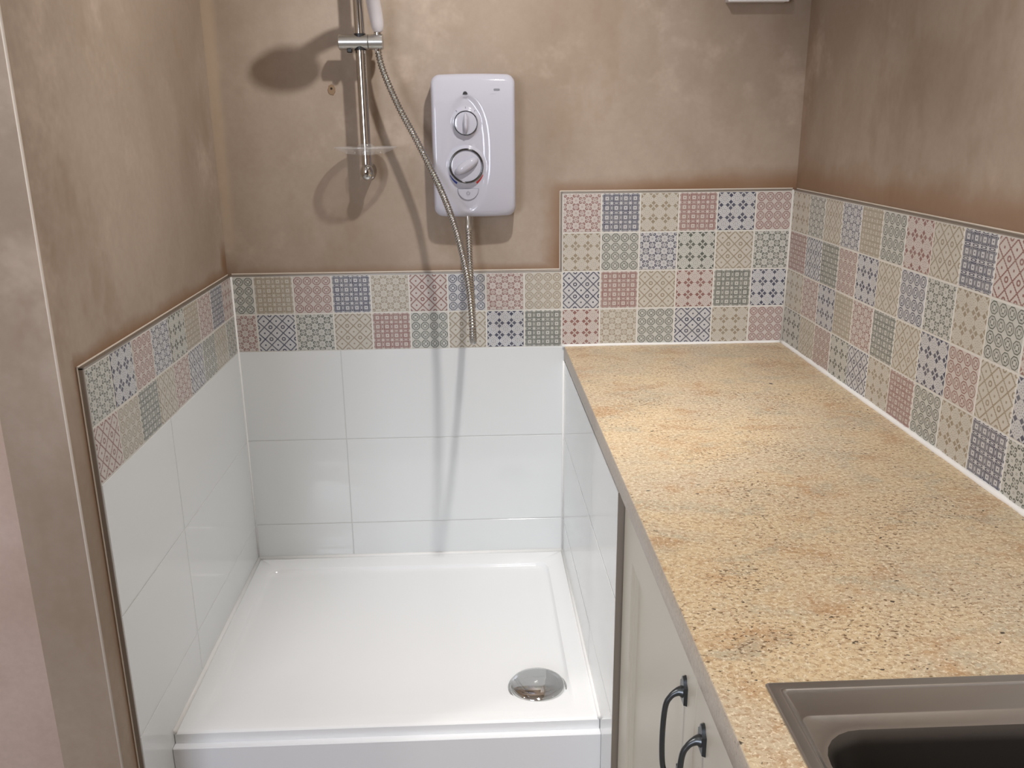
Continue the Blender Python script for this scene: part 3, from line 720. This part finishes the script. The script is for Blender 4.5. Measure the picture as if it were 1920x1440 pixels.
for i in range(21):
    a = math.radians(120 + 300 * i / 20); A.append(bm.verts.new((bx + .0033 * math.cos(a), yb_, bz - .0095 + .0033 * math.sin(a)))); B.append(bm.verts.new((bx + .0042 * math.cos(a), yb_, bz - .0095 + .0042 * math.sin(a))))
for i in range(20): bm.faces.new((A[i], A[i + 1], B[i + 1], B[i]))
bm.faces.new([bm.verts.new((bx + u, yb_, bz - .0095 + v)) for u, v in ((-.00045, .0008), (.00045, .0008), (.00045, .0052), (-.00045, .0052))])
obj('power_symbol', bm, M['grey_print'], btn)
bm = bmesh.new(); A = [bm.verts.new((x * 1.0 + (x - bx) * 0.035, h - 0.0006, z + (z - bz) * 0.035 + (0.0009 if z > bz - .001 else 0))) for (x, z), h in zip(prof, hb)]; B = [bm.verts.new((x, h - 0.0006, z)) for (x, z), h in zip(prof, hb)]
for i in range(len(A)): bm.faces.new((A[i], A[(i + 1) % len(A)], B[(i + 1) % len(A)], B[i]))
obj('button_gap', bm, M['grey_print'], heater)
# outlet spigot under the unit
bm = lathe([(0.0075, 0.0), (0.0075, -0.022), (0.0088, -0.024), (0.0088, -0.040), (0.0078, -0.042)], 20)
o = obj('outlet', bm, M['satin_chrome'], heater, 40); o.location = (0.6085 - HX, -0.052, 0.356 - HZ)

# ------------------------------------------------------------------ riser rail
RX, RY = 0.3655, -0.062
rail = empty('riser_rail', (RX, PB, 0.46)); tag(rail, 'chrome riser rail fixed to the back wall', 'shower rail')
def rl(bm): bmesh.ops.translate(bm, verts=bm.verts, vec=-rail.location); return bm
obj('tube', rl(tube([Vector((RX, RY, 0.470)), Vector((RX, RY, 0.8)), Vector((RX, RY, 1.14))], 0.0123, 28)), M['chrome'], rail, 40)
for z in (0.462, 1.15):
    bm = lathe([(0.017, PB), (0.017, PB - 0.006), (0.0125, PB - 0.010), (0.0125, RY + 0.014), (0.0165, RY + 0.006), (0.0178, RY - 0.004), (0.0165, RY - 0.012), (0.012, RY - 0.0175), (0.006, RY - 0.0198), (0.0005, RY - 0.0203)], 28, 'Y')
    bmesh.ops.translate(bm, verts=bm.verts, vec=(RX, 0, z)); bmesh.ops.scale(bm, verts=bm.verts, vec=(0.92, 1, 1.15), space=Matrix.Translation((-RX, 0, -z)))
    obj('wall_bracket', rl(bm), M['chrome'], rail, 50)
# sliding holder
hold = empty('handset_holder', (RX, RY, 0.758)); tag(hold, 'satin chrome sliding handset holder clamped on the rail', 'holder')
R_ = 0.0172
obj('clamp', lathe([(0.004, -0.0500), (R_ - 0.002, -0.0500), (R_, -0.0485), (R_, 0.0180), (R_ - .0012, 0.0190), (0.004, 0.0190)], 36, 'X'), M['satin_chrome'], hold, 40)
obj('cradle', lathe([(0.004, 0.0194), (R_ - .0012, 0.0194), (R_, 0.0204), (R_, 0.0525), (R_ - 0.002, 0.0540), (0.004, 0.0540)], 36, 'X'), M['satin_chrome'], hold, 40)
obj('collar', lathe([(0.0128, -0.0185), (0.0140, -0.0180), (0.0140, 0.0180), (0.0128, 0.0185)], 28), M['black'], hold, 40)
bm = box(bmesh.new(), -0.031, -0.019, -0.010, 0.003, -0.0235, -0.014, 0.002); obj('release_lever', bm, M['black'], hold)

# soap dish: clear shallow dish clipped to the rail
dish = empty('soap_dish', (RX, RY - 0.012, 0.512)); tag(dish, 'clear acrylic soap dish clipped low on the riser rail', 'soap dish')
for nm_, pr_, mt_ in (('bowl', [(0.012, -0.0075), (0.028, -0.008), (0.046, -0.006), (0.060, -0.0006)], 'clear'), ('rim', [(0.060, -0.0006), (0.074, 0.0055), (0.079, 0.007), (0.0795, 0.0100), (0.074, 0.0085), (0.062, 0.0038)], 'clear_rim')):
    bm = lathe(pr_, 56, cap=False); bmesh.ops.scale(bm, verts=bm.verts, vec=(0.97, 0.86, 1)); obj(nm_, bm, M[mt_], dish, True)
bm = lathe([(0.0122, -0.012), (0.018, -0.012), (0.019, 0.010), (0.0165, 0.014), (0.0122, 0.014)], 32, cap=False); o = obj('clip_ring', bm, M['clear'], dish, 40); o.location = (0, 0.012, 0.002)
for k in range(5):
    xx = -0.04 + 0.02 * k
    bm = tube([Vector((xx, -0.035, -0.0035)), Vector((xx, -0.052 + abs(xx) * .3, -0.0022))], 0.0016, 8); obj('drain_rib', bm, M['clear'], dish, True)

# handset: handle leans out of the cradle, head above and in front
hs = empty('shower_handset', (RX + 0.0415, RY, 0.745)); tag(hs, 'white hand shower standing in the holder above the rail clamp', 'shower handset')
hp = spline([(0.001, 0.000, 0.0345), (0.001, -0.003, 0.048), (-0.002, -0.016, 0.080), (-0.007, -0.046, 0.118), (-0.018, -0.095, 0.148), (-0.034, -0.148, 0.162)], 8)
nn_ = len(hp); rad = [0.0105 + 0.0065 * math.sin(math.pi * min(1, i / (nn_ * .45)) / 2) - 0.004 * (i / nn_) ** 2 for i in range(nn_)]
rad[0] = 0.0075; rad[1] = 0.0098
obj('handle', tube(hp, rad, 20), M['handset'], hs, True)
bm = lathe([(0.0005, 0.018), (0.022, 0.017), (0.042, 0.010), (0.052, 0.0), (0.054, -0.006), (0.050, -0.011), (0.0005, -0.012)], 40, cap=False)
hd = obj('spray_head', bm, M['handset'], hs, True); hd.location = (-0.040, -0.182, 0.166); hd.rotation_euler = (math.radians(-62), math.radians(-18), 0)
bm = lathe([(0.0072, 0.0355), (0.0088, 0.034), (0.0088, -0.004), (0.0078, -0.008), (0.0078, -0.012)], 20); o = obj('connector', bm, M['chrome'], hs, 40)

# ------------------------------------------------------------------ ribbed metal hose, from handset down to a loop and up to the unit
hx0 = hs.location
pts = [(hx0.x, hx0.y, 0.735), (hx0.x + 0.002, hx0.y - 0.001, 0.722), (0.4145, -0.066, 0.700), (0.4275, -0.070, 0.664), (0.4530, -0.078, 0.606), (0.4870, -0.088, 0.541), (0.5240, -0.105, 0.466), (0.5550, -0.140, 0.400), (0.5800, -0.185, 0.333), (0.5975, -0.232, 0.270), (0.6080, -0.272, 0.215), (0.6130, -0.300, 0.160), (0.6150, -0.304, 0.118), (0.6155, -0.280, 0.088), (0.6155, -0.240, 0.082), (0.6150, -0.195, 0.092), (0.6140, -0.145, 0.125), (0.6125, -0.100, 0.175), (0.6105, -0.068, 0.235), (0.6090, -0.050, 0.290), (0.6085, -0.042, 0.320)]
path = resample(spline(pts, 40), 0.0068 / 6)
rad = [(0.0080, 0.0084, 0.0080, 0.0070, 0.0056, 0.0070)[i % 6] for i in range(len(path))]
tag(obj('shower_hose', tube(path, rad, 20), M['hose'], None, True), 'ribbed chrome shower hose looping down in front of the electric shower', 'hose')

# ------------------------------------------------------------------ small box high on the back wall by the right corner
bxo = empty('wall_box', (1.315, PB, 0.920)); tag(bxo, 'off-white surface box high on the back wall near the right corner', 'wall box')
boxo('back_box', M['handset'], bxo, -0.073, 0.073, -0.030, 0.0, -0.073, 0.073, bev=0.004)
boxo('face_plate', M['frame'], bxo, -0.074, 0.074, -0.038, -0.030, -0.074, 0.074, bev=0.003)
